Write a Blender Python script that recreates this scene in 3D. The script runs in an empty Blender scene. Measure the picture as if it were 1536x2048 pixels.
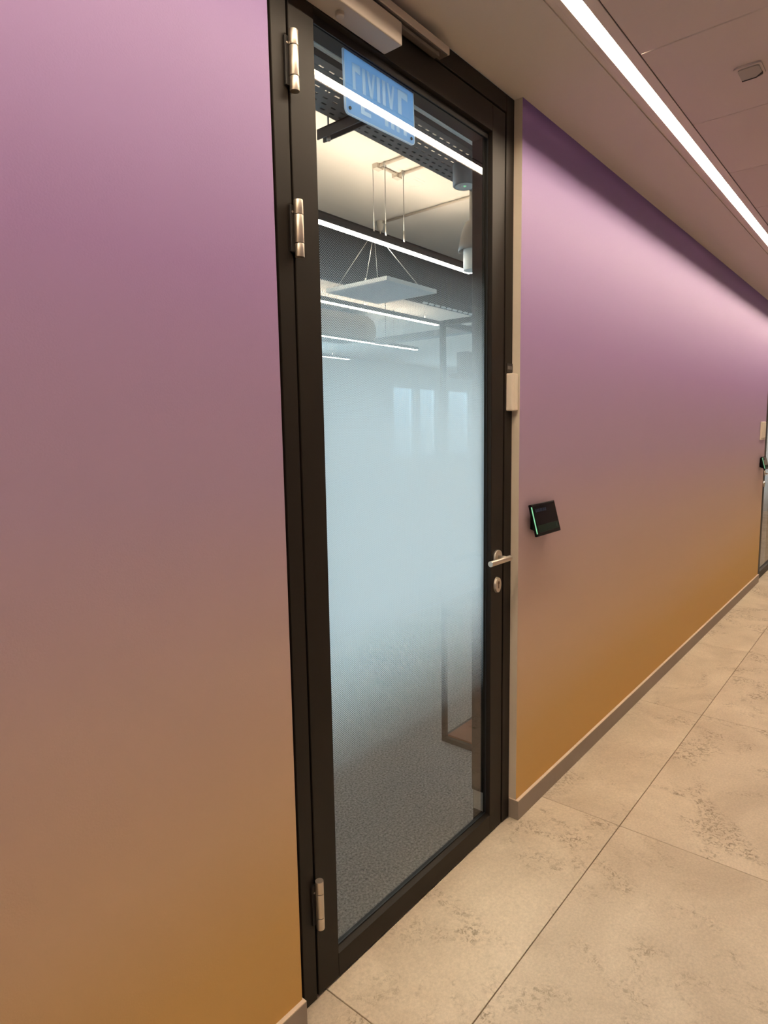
import bpy, bmesh, math, random
from mathutils import Vector, Matrix

scene = bpy.context.scene
COL = scene.collection
random.seed(4)

# ---------------------------------------------------------------- camera
H = 2.6065                      # corridor ceiling height
cam_d = bpy.data.cameras.new('camera')
cam = bpy.data.objects.new('camera', cam_d)
COL.objects.link(cam)
cam_d.sensor_fit = 'HORIZONTAL'
cam_d.sensor_width = 36.0
cam_d.lens = 29.9187
cam_d.clip_start = 0.02
_p, _y, _r = math.radians(7.0464), math.radians(50.2332), math.radians(-0.9319)
_f = Vector((math.sin(_y) * math.cos(_p), math.cos(_y) * math.cos(_p), -math.sin(_p)))
_rt = Vector((math.cos(_y), -math.sin(_y), 0))
_up = _rt.cross(_f)
_rt2 = _rt * math.cos(_r) + _up * math.sin(_r)
_up2 = -_rt * math.sin(_r) + _up * math.cos(_r)
M = Matrix((_rt2, _up2, -_f)).transposed().to_4x4()
M.translation = Vector((0.0, -1.0977, 1.49))
cam.matrix_world = M
scene.camera = cam

# ---------------------------------------------------------------- view, world, daylight
vs = scene.view_settings
vs.view_transform = 'Standard'
vs.look = 'None'
vs.gamma = 1.0
vs.use_curve_mapping = False
vs.exposure = 0.0
LED = 83.0                      # radiance of the corridor light line
ROOM_LAMP = 30.0
ROOM_UP = 38.0
DAY = 2100.0

world = bpy.data.worlds.new('sky')
scene.world = world
world.use_nodes = True
wb = world.node_tree.nodes['Background']
wb.inputs[0].default_value = (0.55, 0.78, 1.0, 1)
wb.inputs[1].default_value = 1.6

day = bpy.data.lights.new('daylight', 'AREA')
day.shape = 'RECTANGLE'
day.size = 21.0
day.size_y = 3.6
day.energy = DAY
day.color = (0.58, 0.795, 1.0)
dayo = bpy.data.objects.new('daylight', day)
COL.objects.link(dayo)
dayo.location = (9.5, 10.2, 1.9)
dayo.rotation_euler = (math.radians(-90), 0, 0)


# ---------------------------------------------------------------- materials
def new_mat(name):
    m = bpy.data.materials.new(name)
    m.use_nodes = True
    nt = m.node_tree
    return m, nt, nt.nodes['Principled BSDF'], nt.nodes['Material Output']


def node(nt, kind, **kw):
    n = nt.nodes.new(kind)
    for k, v in kw.items():
        setattr(n, k, v)
    return n


def mat(name, col, rough=0.5, metal=0.0, spec=0.5, noise=0.0, nscale=200.0, bump=0.0, bscale=400.0):
    m, nt, b, out = new_mat(name)
    b.inputs['Base Color'].default_value = (*col, 1)
    b.inputs['Roughness'].default_value = rough
    b.inputs['Metallic'].default_value = metal
    b.inputs['Specular IOR Level'].default_value = spec
    if noise or bump:
        tc = node(nt, 'ShaderNodeTexCoord')
    if noise:
        nz = node(nt, 'ShaderNodeTexNoise')
        nz.inputs['Scale'].default_value = nscale
        nz.inputs['Detail'].default_value = 4
        nt.links.new(tc.outputs['Object'], nz.inputs['Vector'])
        mx = node(nt, 'ShaderNodeMix', data_type='RGBA')
        mx.inputs['A'].default_value = (*[c * (1 - noise) for c in col], 1)
        mx.inputs['B'].default_value = (*[min(1, c * (1 + noise)) for c in col], 1)
        nt.links.new(nz.outputs['Fac'], mx.inputs['Factor'])
        nt.links.new(mx.outputs['Result'], b.inputs['Base Color'])
    if bump:
        nb = node(nt, 'ShaderNodeTexNoise')
        nb.inputs['Scale'].default_value = bscale
        nb.inputs['Detail'].default_value = 3
        nt.links.new(tc.outputs['Object'], nb.inputs['Vector'])
        bp = node(nt, 'ShaderNodeBump')
        bp.inputs['Strength'].default_value = bump
        bp.inputs['Distance'].default_value = 0.002
        nt.links.new(nb.outputs['Fac'], bp.inputs['Height'])
        nt.links.new(bp.outputs['Normal'], b.inputs['Normal'])
    return m


def emit(name, col, strength):
    m, nt, b, out = new_mat(name)
    b.inputs['Base Color'].default_value = (0.004, 0.004, 0.004, 1)
    b.inputs['Specular IOR Level'].default_value = 0.1
    b.inputs['Emission Color'].default_value = (*col, 1)
    b.inputs['Emission Strength'].default_value = strength
    return m


def gradient_wall():
    """printed wall covering: violet at the top through mauve to ochre at the floor, shade painted in at the top"""
    m, nt, b, out = new_mat('shaded_gradient_print')
    tc = node(nt, 'ShaderNodeTexCoord')
    sp = node(nt, 'ShaderNodeSeparateXYZ')
    nt.links.new(tc.outputs['Object'], sp.inputs[0])
    nz = node(nt, 'ShaderNodeTexNoise')
    nz.inputs['Scale'].default_value = 0.8
    nz.inputs['Detail'].default_value = 2
    nt.links.new(tc.outputs['Object'], nz.inputs['Vector'])
    ad = node(nt, 'ShaderNodeMath', operation='MULTIPLY_ADD')
    ad.inputs[1].default_value = 0.10
    nt.links.new(nz.outputs['Fac'], ad.inputs[0])
    nt.links.new(sp.outputs['Z'], ad.inputs[2])
    mr = node(nt, 'ShaderNodeMapRange')
    mr.inputs['From Min'].default_value = 0.05
    mr.inputs['From Max'].default_value = 2.65
    nt.links.new(ad.outputs[0], mr.inputs['Value'])
    cr = node(nt, 'ShaderNodeValToRGB')
    e = cr.color_ramp
    stops = WALL_STOPS
    e.elements[0].position = stops[0][0]
    e.elements[0].color = (*stops[0][1], 1)
    e.elements[1].position = stops[-1][0]
    e.elements[1].color = (*stops[-1][1], 1)
    for pos, c in stops[1:-1]:
        k = e.elements.new(pos)
        k.color = (*c, 1)
    nt.links.new(mr.outputs['Result'], cr.inputs['Fac'])
    nt.links.new(cr.outputs['Color'], b.inputs['Base Color'])
    b.inputs['Roughness'].default_value = 0.55
    b.inputs['Specular IOR Level'].default_value = 0.3
    g = node(nt, 'ShaderNodeTexNoise')
    g.inputs['Scale'].default_value = 260
    g.inputs['Detail'].default_value = 3
    nt.links.new(tc.outputs['Object'], g.inputs['Vector'])
    bp = node(nt, 'ShaderNodeBump')
    bp.inputs['Strength'].default_value = 0.12
    bp.inputs['Distance'].default_value = 0.002
    nt.links.new(g.outputs['Fac'], bp.inputs['Height'])
    nt.links.new(bp.outputs['Normal'], b.inputs['Normal'])
    return m


WALL_STOPS = [(0.0, (0.63, 0.38, 0.10)), (0.12, (0.64, 0.41, 0.155)), (0.24, (0.64, 0.45, 0.30)),
              (0.38, (0.56, 0.41, 0.38)), (0.53, (0.43, 0.31, 0.45)), (0.70, (0.34, 0.21, 0.43)),
              (0.78, (0.325, 0.212, 0.43)), (0.87, (0.285, 0.19, 0.385)), (1.0, (0.19, 0.112, 0.32))]  # upper stops darkened: shade below the ceiling is put into the print


def tile_mat():
    m, nt, b, out = new_mat('concrete_look_tile')
    tc = node(nt, 'ShaderNodeTexCoord')
    oi = node(nt, 'ShaderNodeObjectInfo')
    cb = node(nt, 'ShaderNodeCombineXYZ')
    ml = node(nt, 'ShaderNodeMath', operation='MULTIPLY')
    ml.inputs[1].default_value = 37.0
    nt.links.new(oi.outputs['Random'], ml.inputs[0])
    nt.links.new(ml.outputs[0], cb.inputs[0])
    nt.links.new(ml.outputs[0], cb.inputs[2])
    va = node(nt, 'ShaderNodeVectorMath', operation='ADD')
    nt.links.new(tc.outputs['Object'], va.inputs[0])
    nt.links.new(cb.outputs[0], va.inputs[1])

    def nz(scale, detail, rough=0.6, dist=0.0):
        n = node(nt, 'ShaderNodeTexNoise')
        n.inputs['Scale'].default_value = scale
        n.inputs['Detail'].default_value = detail
        n.inputs['Roughness'].default_value = rough
        n.inputs['Distortion'].default_value = dist
        nt.links.new(va.outputs[0], n.inputs['Vector'])
        return n

    def ramp(src, a, c):
        r = node(nt, 'ShaderNodeMapRange')
        r.inputs['From Min'].default_value = a
        r.inputs['From Max'].default_value = c
        nt.links.new(src, r.inputs['Value'])
        return r.outputs['Result']

    base = nz(2.2, 5, 0.6, 0.6)
    mx = node(nt, 'ShaderNodeMix', data_type='RGBA')
    mx.inputs['A'].default_value = (0.56, 0.475, 0.365, 1)
    mx.inputs['B'].default_value = (0.70, 0.61, 0.48, 1)
    nt.links.new(ramp(base.outputs['Fac'], 0.35, 0.65), mx.inputs['Factor'])
    # smudged grey patches made of fine specks
    big = nz(3.4, 3, 0.55, 1.2)
    fine = nz(62, 5, 0.75, 0.6)
    a = ramp(big.outputs['Fac'], 0.50, 0.64)
    f = ramp(fine.outputs['Fac'], 0.49, 0.60)
    mm = node(nt, 'ShaderNodeMath', operation='MULTIPLY')
    nt.links.new(a, mm.inputs[0])
    nt.links.new(f, mm.inputs[1])
    m2 = node(nt, 'ShaderNodeMath', operation='MULTIPLY')
    m2.inputs[1].default_value = 0.85
    nt.links.new(mm.outputs[0], m2.inputs[0])
    mx2 = node(nt, 'ShaderNodeMix', data_type='RGBA')
    mx2.inputs['B'].default_value = (0.27, 0.215, 0.145, 1)
    nt.links.new(m2.outputs[0], mx2.inputs['Factor'])
    nt.links.new(mx.outputs['Result'], mx2.inputs['A'])
    # soft darker clouds
    cl = nz(1.6, 4, 0.6, 0.8)
    m3 = node(nt, 'ShaderNodeMath', operation='MULTIPLY')
    m3.inputs[1].default_value = 0.35
    nt.links.new(ramp(cl.outputs['Fac'], 0.52, 0.75), m3.inputs[0])
    mx3 = node(nt, 'ShaderNodeMix', data_type='RGBA')
    mx3.inputs['B'].default_value = (0.42, 0.345, 0.25, 1)
    nt.links.new(m3.outputs[0], mx3.inputs['Factor'])
    nt.links.new(mx2.outputs['Result'], mx3.inputs['A'])
    gr = nz(120, 4, 0.7)
    mx4 = node(nt, 'ShaderNodeMix', data_type='RGBA', blend_type='MULTIPLY')
    mx4.inputs['Factor'].default_value = 1.0
    g4 = node(nt, 'ShaderNodeMapRange')
    g4.inputs['From Min'].default_value = 0.3
    g4.inputs['From Max'].default_value = 0.7
    g4.inputs['To Min'].default_value = 0.86
    g4.inputs['To Max'].default_value = 1.10
    nt.links.new(gr.outputs['Fac'], g4.inputs['Value'])
    nt.links.new(mx3.outputs['Result'], mx4.inputs['A'])
    nt.links.new(g4.outputs['Result'], mx4.inputs['B'])
    nt.links.new(mx4.outputs['Result'], b.inputs['Base Color'])
    b.inputs['Roughness'].default_value = 0.55
    b.inputs['Specular IOR Level'].default_value = 0.25
    return m


def carpet_mat():
    m, nt, b, out = new_mat('loop_carpet')
    tc = node(nt, 'ShaderNodeTexCoord')
    n1 = node(nt, 'ShaderNodeTexNoise')
    n1.inputs['Scale'].default_value = 115
    n1.inputs['Detail'].default_value = 5
    n1.inputs['Roughness'].default_value = 0.75
    nt.links.new(tc.outputs['Object'], n1.inputs['Vector'])
    cr = node(nt, 'ShaderNodeValToRGB')
    cr.color_ramp.elements[0].position = 0.36
    cr.color_ramp.elements[0].color = (0.085, 0.075, 0.068, 1)
    cr.color_ramp.elements[1].position = 0.66
    cr.color_ramp.elements[1].color = (0.36, 0.325, 0.30, 1)
    nt.links.new(n1.outputs['Fac'], cr.inputs['Fac'])
    nt.links.new(cr.outputs['Color'], b.inputs['Base Color'])
    b.inputs['Roughness'].default_value = 1.0
    b.inputs['Specular IOR Level'].default_value = 0.0
    bp = node(nt, 'ShaderNodeBump')
    bp.inputs['Strength'].default_value = 0.5
    bp.inputs['Distance'].default_value = 0.006
    nt.links.new(n1.outputs['Fac'], bp.inputs['Height'])
    nt.links.new(bp.outputs['Normal'], b.inputs['Normal'])
    return m


def glass_mat(name='clear_glass', tint=(0.93, 0.96, 0.95)):
    m = bpy.data.materials.new(name)
    m.use_nodes = True
    nt = m.node_tree
    nt.nodes.clear()
    out = node(nt, 'ShaderNodeOutputMaterial')
    tr = node(nt, 'ShaderNodeBsdfTransparent')
    tr.inputs[0].default_value = (*tint, 1)
    gl = node(nt, 'ShaderNodeBsdfGlossy')
    gl.inputs['Roughness'].default_value = 0.0
    fr = node(nt, 'ShaderNodeFresnel')
    fr.inputs[0].default_value = 1.42
    ge = node(nt, 'ShaderNodeNewGeometry')
    one = node(nt, 'ShaderNodeMath', operation='SUBTRACT')
    one.inputs[0].default_value = 1.0
    nt.links.new(ge.outputs['Backfacing'], one.inputs[1])
    onep = node(nt, 'ShaderNodeMath', operation='ADD')          # both faces of the pane at once: 2R / (1 + R)
    onep.inputs[1].default_value = 1.0
    nt.links.new(fr.outputs[0], onep.inputs[0])
    div = node(nt, 'ShaderNodeMath', operation='DIVIDE')
    nt.links.new(fr.outputs[0], div.inputs[0])
    nt.links.new(onep.outputs[0], div.inputs[1])
    two = node(nt, 'ShaderNodeMath', operation='MULTIPLY')
    two.inputs[1].default_value = 2.0
    nt.links.new(div.outputs[0], two.inputs[0])
    fac = node(nt, 'ShaderNodeMath', operation='MULTIPLY', use_clamp=True)
    nt.links.new(two.outputs[0], fac.inputs[0])
    nt.links.new(one.outputs[0], fac.inputs[1])
    mx = node(nt, 'ShaderNodeMixShader')
    nt.links.new(fac.outputs[0], mx.inputs[0])
    nt.links.new(tr.outputs[0], mx.inputs[1])
    nt.links.new(gl.outputs[0], mx.inputs[2])
    nt.links.new(mx.outputs[0], out.inputs[0])
    return m


def film_mat():
    """frosted privacy film printed as a halftone that thins out upwards and downwards"""
    m = bpy.data.materials.new('frosted_halftone_film')
    m.use_nodes = True
    nt = m.node_tree
    nt.nodes.clear()
    out = node(nt, 'ShaderNodeOutputMaterial')
    tc = node(nt, 'ShaderNodeTexCoord')
    sp = node(nt, 'ShaderNodeSeparateXYZ')
    nt.links.new(tc.outputs['Object'], sp.inputs[0])

    def mth(op, a, b=None, c=None):
        n = node(nt, 'ShaderNodeMath', operation=op)
        for i, v in enumerate((a, b, c)):
            if v is None:
                continue
            if isinstance(v, (int, float)):
                n.inputs[i].default_value = v
            else:
                nt.links.new(v, n.inputs[i])
        return n.outputs[0]

    def mr(v, a, b):
        n = node(nt, 'ShaderNodeMapRange')
        n.inputs['From Min'].default_value = a
        n.inputs['From Max'].default_value = b
        nt.links.new(v, n.inputs['Value'])
        return n.outputs['Result']
    cov = mth('MINIMUM', mr(sp.outputs['Z'], 2.03, 1.49), mr(sp.outputs['Z'], 0.54, 1.02))
    k = 2 * math.pi / 0.0060
    a = mth('COSINE', mth('MULTIPLY', mth('ADD', sp.outputs['X'], sp.outputs['Z']), k))
    b = mth('COSINE', mth('MULTIPLY', mth('SUBTRACT', sp.outputs['X'], sp.outputs['Z']), k))
    s = mth('MULTIPLY_ADD', mth('ADD', a, b), 0.25, 0.5)
    # threshold curve that makes the dot area follow the coverage
    t = mth('SUBTRACT', 1.0, cov)
    mask = mr(mth('SUBTRACT', s, t), -0.22, 0.22)
    mask = mth('MULTIPLY', mask, mr(cov, 0.0, 0.12))
    mask = mth('MULTIPLY', mask, 0.985)
    tr = node(nt, 'ShaderNodeBsdfTransparent')
    tl = node(nt, 'ShaderNodeBsdfTranslucent')
    tl.inputs[0].default_value = (0.93, 0.96, 0.97, 1)
    df = node(nt, 'ShaderNodeBsdfDiffuse')
    df.inputs[0].default_value = (0.85, 0.88, 0.9, 1)
    m1 = node(nt, 'ShaderNodeMixShader')
    m1.inputs[0].default_value = 0.22
    nt.links.new(tl.outputs[0], m1.inputs[1])
    nt.links.new(df.outputs[0], m1.inputs[2])
    m2 = node(nt, 'ShaderNodeMixShader')
    nt.links.new(mask, m2.inputs[0])
    nt.links.new(tr.outputs[0], m2.inputs[1])
    nt.links.new(m1.outputs[0], m2.inputs[2])
    nt.links.new(m2.outputs[0], out.inputs[0])
    return m


def acrylic_mat():
    m = bpy.data.materials.new('translucent_blue_acrylic')
    m.use_nodes = True
    nt = m.node_tree
    b = nt.nodes['Principled BSDF']
    out = nt.nodes['Material Output']
    b.inputs['Base Color'].default_value = (0.33, 0.47, 0.62, 1)
    b.inputs['Roughness'].default_value = 0.3
    tl = node(nt, 'ShaderNodeBsdfTranslucent')
    tl.inputs[0].default_value = (0.52, 0.71, 0.93, 1)
    mx = node(nt, 'ShaderNodeMixShader')
    mx.inputs[0].default_value = 0.9
    nt.links.new(b.outputs[0], mx.inputs[1])
    nt.links.new(tl.outputs[0], mx.inputs[2])
    nt.links.new(mx.outputs[0], out.inputs[0])
    return m


def acrylic_light(name, col):
    m = bpy.data.materials.new(name)
    m.use_nodes = True
    nt = m.node_tree
    b = nt.nodes['Principled BSDF']
    out = nt.nodes['Material Output']
    b.inputs['Base Color'].default_value = (*col, 1)
    tl = node(nt, 'ShaderNodeBsdfTranslucent')
    tl.inputs[0].default_value = (*col, 1)
    mx = node(nt, 'ShaderNodeMixShader')
    mx.inputs[0].default_value = 0.75
    nt.links.new(b.outputs[0], mx.inputs[1])
    nt.links.new(tl.outputs[0], mx.inputs[2])
    nt.links.new(mx.outputs[0], out.inputs[0])
    return m


MT = {}
MT['wall'] = gradient_wall()
MT['plaster'] = mat('beige_plaster', (0.60, 0.53, 0.44), 0.8, noise=0.06, nscale=6, bump=0.1)
MT['white_wall'] = mat('warm_white_wall', (0.72, 0.68, 0.62), 0.8, noise=0.02, nscale=3)
MT['ceil'] = mat('painted_ceiling', (0.58, 0.52, 0.47), 0.85, noise=0.02, nscale=3, bump=0.05)
MT['panel'] = mat('ceiling_panel_coat', (0.55, 0.47, 0.44), 0.6, noise=0.02, nscale=2)
MT['trim'] = mat('lamp_profile_white', (0.62, 0.55, 0.50), 0.5)
MT['led'] = emit('led_diffuser', (1.0, 0.80, 0.58), LED)
MT['tile'] = tile_mat()
MT['grout'] = mat('brown_grout', (0.20, 0.135, 0.08), 0.9)
MT['carpet'] = carpet_mat()
MT['frame'] = mat('dark_bronze_powder_coat', (0.016, 0.0125, 0.0095), 0.48, spec=0.22, noise=0.08, nscale=900)
MT['black'] = mat('black_rubber', (0.008, 0.007, 0.007), 0.6)
MT['steel'] = mat('brushed_steel', (0.60, 0.54, 0.47), 0.42, metal=1.0, noise=0.05, nscale=300)
MT['closer'] = mat('champagne_closer_coat', (0.44, 0.385, 0.335), 0.4, metal=0.15, spec=0.3)
MT['closer_dark'] = mat('closer_rail_inside', (0.10, 0.085, 0.075), 0.5, metal=0.3)
MT['glass'] = glass_mat()
MT['film'] = film_mat()
MT['acrylic'] = acrylic_mat()
MT['acrylic_edge'] = acrylic_light('acrylic_edge_glow', (0.95, 0.98, 1.0))
MT['acrylic_letter'] = acrylic_light('acrylic_pale_letter', (0.76, 0.88, 1.0))
MT['base'] = mat('grey_skirting', (0.30, 0.25, 0.215), 0.55, noise=0.05, nscale=30)
MT['base_lit_top'] = mat('skirting_top_highlight', (0.70, 0.58, 0.47), 0.6)  # lighter colour paints the highlight along the skirting ledge
MT['plastic'] = mat('off_white_plastic', (0.74, 0.66, 0.56), 0.45)
MT['sticker'] = mat('black_sticker', (0.012, 0.009, 0.009), 0.4)
MT['sticker_grey'] = mat('grey_sticker_print', (0.16, 0.145, 0.145), 0.5)
MT['tablet'] = mat('black_tablet_shell', (0.004, 0.0035, 0.004), 0.35, spec=0.12)
MT['screen'] = mat('dark_screen', (0.005, 0.0038, 0.0055), 0.15, spec=0.12)
MT['scr_text'] = emit('screen_text', (0.10, 0.12, 0.22), 0.09)
MT['scr_green'] = emit('screen_green_bar', (0.07, 0.16, 0.08), 0.06)
MT['scr_icon'] = emit('screen_icon', (0.16, 0.30, 0.26), 0.09)
MT['green'] = emit('green_status_light', (0.30, 0.80, 0.42), 0.95)
MT['cream'] = mat('room_ceiling_paint', (0.82, 0.73, 0.635), 0.9, noise=0.02, nscale=2)
MT['room_wall'] = mat('room_wall_paint', (0.62, 0.63, 0.63), 0.9)
MT['dark'] = mat('black_acoustic_felt', (0.028, 0.025, 0.025), 0.95, noise=0.2, nscale=60)
MT['lamp_body'] = mat('black_lamp_housing', (0.035, 0.03, 0.028), 0.5)
MT['lamp'] = emit('pendant_diffuser', (1.0, 0.88, 0.72), ROOM_LAMP)
MT['lamp_up'] = emit('pendant_uplight', (1.0, 0.82, 0.66), ROOM_UP)
MT['tray'] = mat('grey_steel_tray', (0.17, 0.15, 0.14), 0.45, metal=0.3)
MT['galv'] = mat('galvanised_wire', (0.45, 0.42, 0.38), 0.45, metal=0.6)
MT['conduit'] = mat('cream_conduit', (0.60, 0.52, 0.42), 0.6)
MT['board'] = mat('white_acoustic_board', (0.62, 0.63, 0.64), 0.45)
MT['board_edge'] = mat('pale_board_edge', (0.80, 0.76, 0.72), 0.5)
MT['shelf_metal'] = mat('brown_steel_tube', (0.016, 0.0115, 0.009), 0.5, spec=0.2)
MT['wood'] = mat('reddish_oak', (0.15, 0.05, 0.02), 0.6, spec=0.2, noise=0.15, nscale=9)
MT['grey'] = mat('mid_grey_coat', (0.24, 0.23, 0.22), 0.5)
MT['ring'] = mat('pale_ring', (0.80, 0.80, 0.78), 0.4)
MT['winframe'] = mat('grey_window_frame', (0.16, 0.17, 0.18), 0.5)
MT['fcu'] = mat('fan_coil_grey', (0.13, 0.125, 0.12), 0.6)
MT['bead'] = mat('grey_bead_end', (0.26, 0.23, 0.20), 0.6)


# ---------------------------------------------------------------- mesh helpers
class MB:
    def __init__(self):
        self.bm = bmesh.new()

    def box(self, x0, x1, y0, y1, z0, z1, bevel=0.0, seg=1, mi=0, xf=None):
        x0, x1 = min(x0, x1), max(x0, x1)
        y0, y1 = min(y0, y1), max(y0, y1)
        z0, z1 = min(z0, z1), max(z0, z1)
        b = bmesh.new()
        v = [b.verts.new(c) for c in ((x0, y0, z0), (x1, y0, z0), (x1, y1, z0), (x0, y1, z0),
                                      (x0, y0, z1), (x1, y0, z1), (x1, y1, z1), (x0, y1, z1))]
        for f in ((0, 3, 2, 1), (4, 5, 6, 7), (0, 1, 5, 4), (1, 2, 6, 5), (2, 3, 7, 6), (3, 0, 4, 7)):
            b.faces.new([v[i] for i in f])
        if bevel > 0:
            bmesh.ops.bevel(b, geom=b.edges[:], offset=bevel, segments=seg, profile=0.5, affect='EDGES')
        self.take(b, mi, xf)
        return self

    def take(self, b, mi=0, xf=None, smooth=False):
        if xf is not None:
            bmesh.ops.transform(b, matrix=xf, verts=b.verts[:])
        mp = {}
        for v in b.verts:
            mp[v] = self.bm.verts.new(v.co)
        for f in b.faces:
            try:
                nf = self.bm.faces.new([mp[v] for v in f.verts])
                nf.material_index = mi
                nf.smooth = smooth and len(f.verts) == 4
            except ValueError:
                pass
        b.free()

    def cyl(self, p0, p1, r, n=20, r1=None, mi=0, bevel=0.0, smooth=True):
        p0, p1 = Vector(p0), Vector(p1)
        d = p1 - p0
        b = bmesh.new()
        bmesh.ops.create_cone(b, cap_ends=True, segments=n, radius1=r, radius2=r if r1 is None else r1, depth=d.length)
        if bevel > 0:
            ed = [e for e in b.edges if len(e.link_faces) == 2 and any(len(f.verts) > 4 for f in e.link_faces)]
            bmesh.ops.bevel(b, geom=ed, offset=bevel, segments=2, profile=0.5, affect='EDGES')
        q = d.to_track_quat('Z', 'Y').to_matrix().to_4x4()
        xf = Matrix.Translation((p0 + p1) / 2) @ q
        self.take(b, mi, xf, smooth)
        return self

    def lathe(self, prof, c, n=28, mi=0, xf=None):
        b = bmesh.new()
        rings = []
        for r, z in prof:
            if r < 1e-6:
                rings.append([b.verts.new((0, 0, z))])
            else:
                rings.append([b.verts.new((r * math.cos(2 * math.pi * i / n), r * math.sin(2 * math.pi * i / n), z)) for i in range(n)])
        for a, q in zip(rings, rings[1:]):
            for i in range(n):
                j = (i + 1) % n
                if len(a) == 1 and len(q) == 1:
                    continue
                if len(a) == 1:
                    b.faces.new((a[0], q[i], q[j]))
                elif len(q) == 1:
                    b.faces.new((a[i], a[j], q[0]))
                else:
                    b.faces.new((a[i], a[j], q[j], q[i]))
        bmesh.ops.recalc_face_normals(b, faces=b.faces[:])
        X = Matrix.Translation(c) if xf is None else Matrix.Translation(c) @ xf
        self.take(b, mi, X, True)
        return self

    def tube(self, pts, r, n=8, mi=0):
        for a, c in zip(pts, pts[1:]):
            self.cyl(a, c, r, n, mi=mi)
        return self

    def prism(self, poly, y0, y1, mi=0, xf=None, bevel=0.0):
        """outline in x,z extruded from y0 to y1"""
        b = bmesh.new()
        a = [b.verts.new((x, y0, z)) for x, z in poly]
        c = [b.verts.new((x, y1, z)) for x, z in poly]
        b.faces.new(a)
        b.faces.new(c[::-1])
        n = len(poly)
        for i in range(n):
            b.faces.new((a[i], c[i], c[(i + 1) % n], a[(i + 1) % n]))
        bmesh.ops.recalc_face_normals(b, faces=b.faces[:])
        if bevel:
            bmesh.ops.bevel(b, geom=b.edges[:], offset=bevel, segments=1, affect='EDGES')
        self.take(b, mi, xf)
        return self

    def build(self, name, mats, parent=None, origin=None):
        if not isinstance(mats, (list, tuple)):
            mats = [mats]
        me = bpy.data.meshes.new(name)
        o = Vector(origin) if origin is not None else (Vector(parent['_o']) if parent is not None else Vector((0, 0, 0)))
        bmesh.ops.translate(self.bm, verts=self.bm.verts[:], vec=-o)
        self.bm.to_mesh(me)
        self.bm.free()
        for m in mats:
            me.materials.append(m)
        ob = bpy.data.objects.new(name, me)
        COL.objects.link(ob)
        if parent is not None:
            ob.parent = parent
            base = Vector(parent['_o'])
            ob.location = o - base
        else:
            ob.location = o
        ob['_o'] = tuple(o)
        return ob


def root(name, loc):
    e = bpy.data.objects.new(name, None)
    e.empty_display_size = 0.05
    COL.objects.link(e)
    e.location = loc
    e['_o'] = tuple(loc)
    return e


def tag(o, label=None, cat=None, group=None, kind=None):
    if label:
        o['label'] = label
    if cat:
        o['category'] = cat
    if group:
        o['group'] = group
    if kind:
        o['kind'] = kind
    return o


def struct(o, label=None):
    o['kind'] = 'structure'
    if label:
        o['label'] = label
    return o


def box_obj(name, m, c, parent=None, bevel=0.0, seg=1, origin=None):
    return MB().box(*c, bevel=bevel, seg=seg).build(name, m, parent, origin)


# ---------------------------------------------------------------- structure: corridor
X0, X1 = -3.2, 13.0             # corridor ends
YB = -1.95                      # opposite wall face
O1 = (0.966, 2.0855)            # door openings along the wall
O2 = (6.95, 8.07)
WT = 0.12                       # wall thickness
RZ = 3.2                        # room ceiling


def wall_piece(name, xa, xb, label):
    m = MB()
    m.box(xa, xb, 0, WT, 0, H + 0.01)
    for f in m.bm.faces:
        c = f.calc_center_median()
        f.normal_update()
        if abs(f.normal.x) > 0.9:
            f.material_index = 1
        elif f.normal.y > 0.9:
            f.material_index = 2
    return struct(m.build(name, [MT['wall'], MT['plaster'], MT['room_wall']]), label)


wall_piece('wall_left', X0, O1[0], 'wall printed violet to ochre, left of the glass door')
wall_piece('wall_right', O1[1], O2[0], 'wall printed violet to ochre, between the two glass doors')
wall_piece('wall_end', O2[1], X1, 'wall printed violet to ochre, beyond the second glass door')
struct(box_obj('wall_back', MT['white_wall'], (X0, X1, YB - 0.1, YB, 0, H + 0.1)))
struct(box_obj('wall_near', MT['white_wall'], (X0 - 0.1, X0, YB, 0.12, 0, H + 0.1)))
struct(box_obj('wall_far', MT['white_wall'], (X1, X1 + 0.1, YB, 0.12, 0, H + 0.1)))

# floor: grout bed and large tiles, each a piece of its own
floor = struct(box_obj('floor', MT['grout'], (X0, X1, YB, 0.12, -0.06, -0.004)), 'corridor floor of large beige concrete-look tiles')
xj = [1.083 + 1.2065 * k for k in range(-4, 11)]
ycuts = [0.118, -0.3285, -1.535, YB]
xs = [X0] + [x for x in xj if X0 < x < X1] + [X1]
meshes = {}
for i in range(len(xs) - 1):
    for j in range(3):
        xa, xb = xs[i] + 0.0015, xs[i + 1] - 0.0015
        ya, yb = ycuts[j + 1] + 0.0015, ycuts[j] - 0.0015
        cx, cy = (xa + xb) / 2, (ya + yb) / 2
        key = (round(xb - xa, 3), j)
        if key in meshes:
            t = bpy.data.objects.new('tile', meshes[key])
            COL.objects.link(t)
            t.parent = floor
            t.location = (cx, cy, 0)
        else:
            t = MB().box(xa, xb, ya, yb, -0.012, 0.0, bevel=0.001).build('tile', MT['tile'], floor, (cx, cy, 0))
            meshes[key] = t.data

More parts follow.
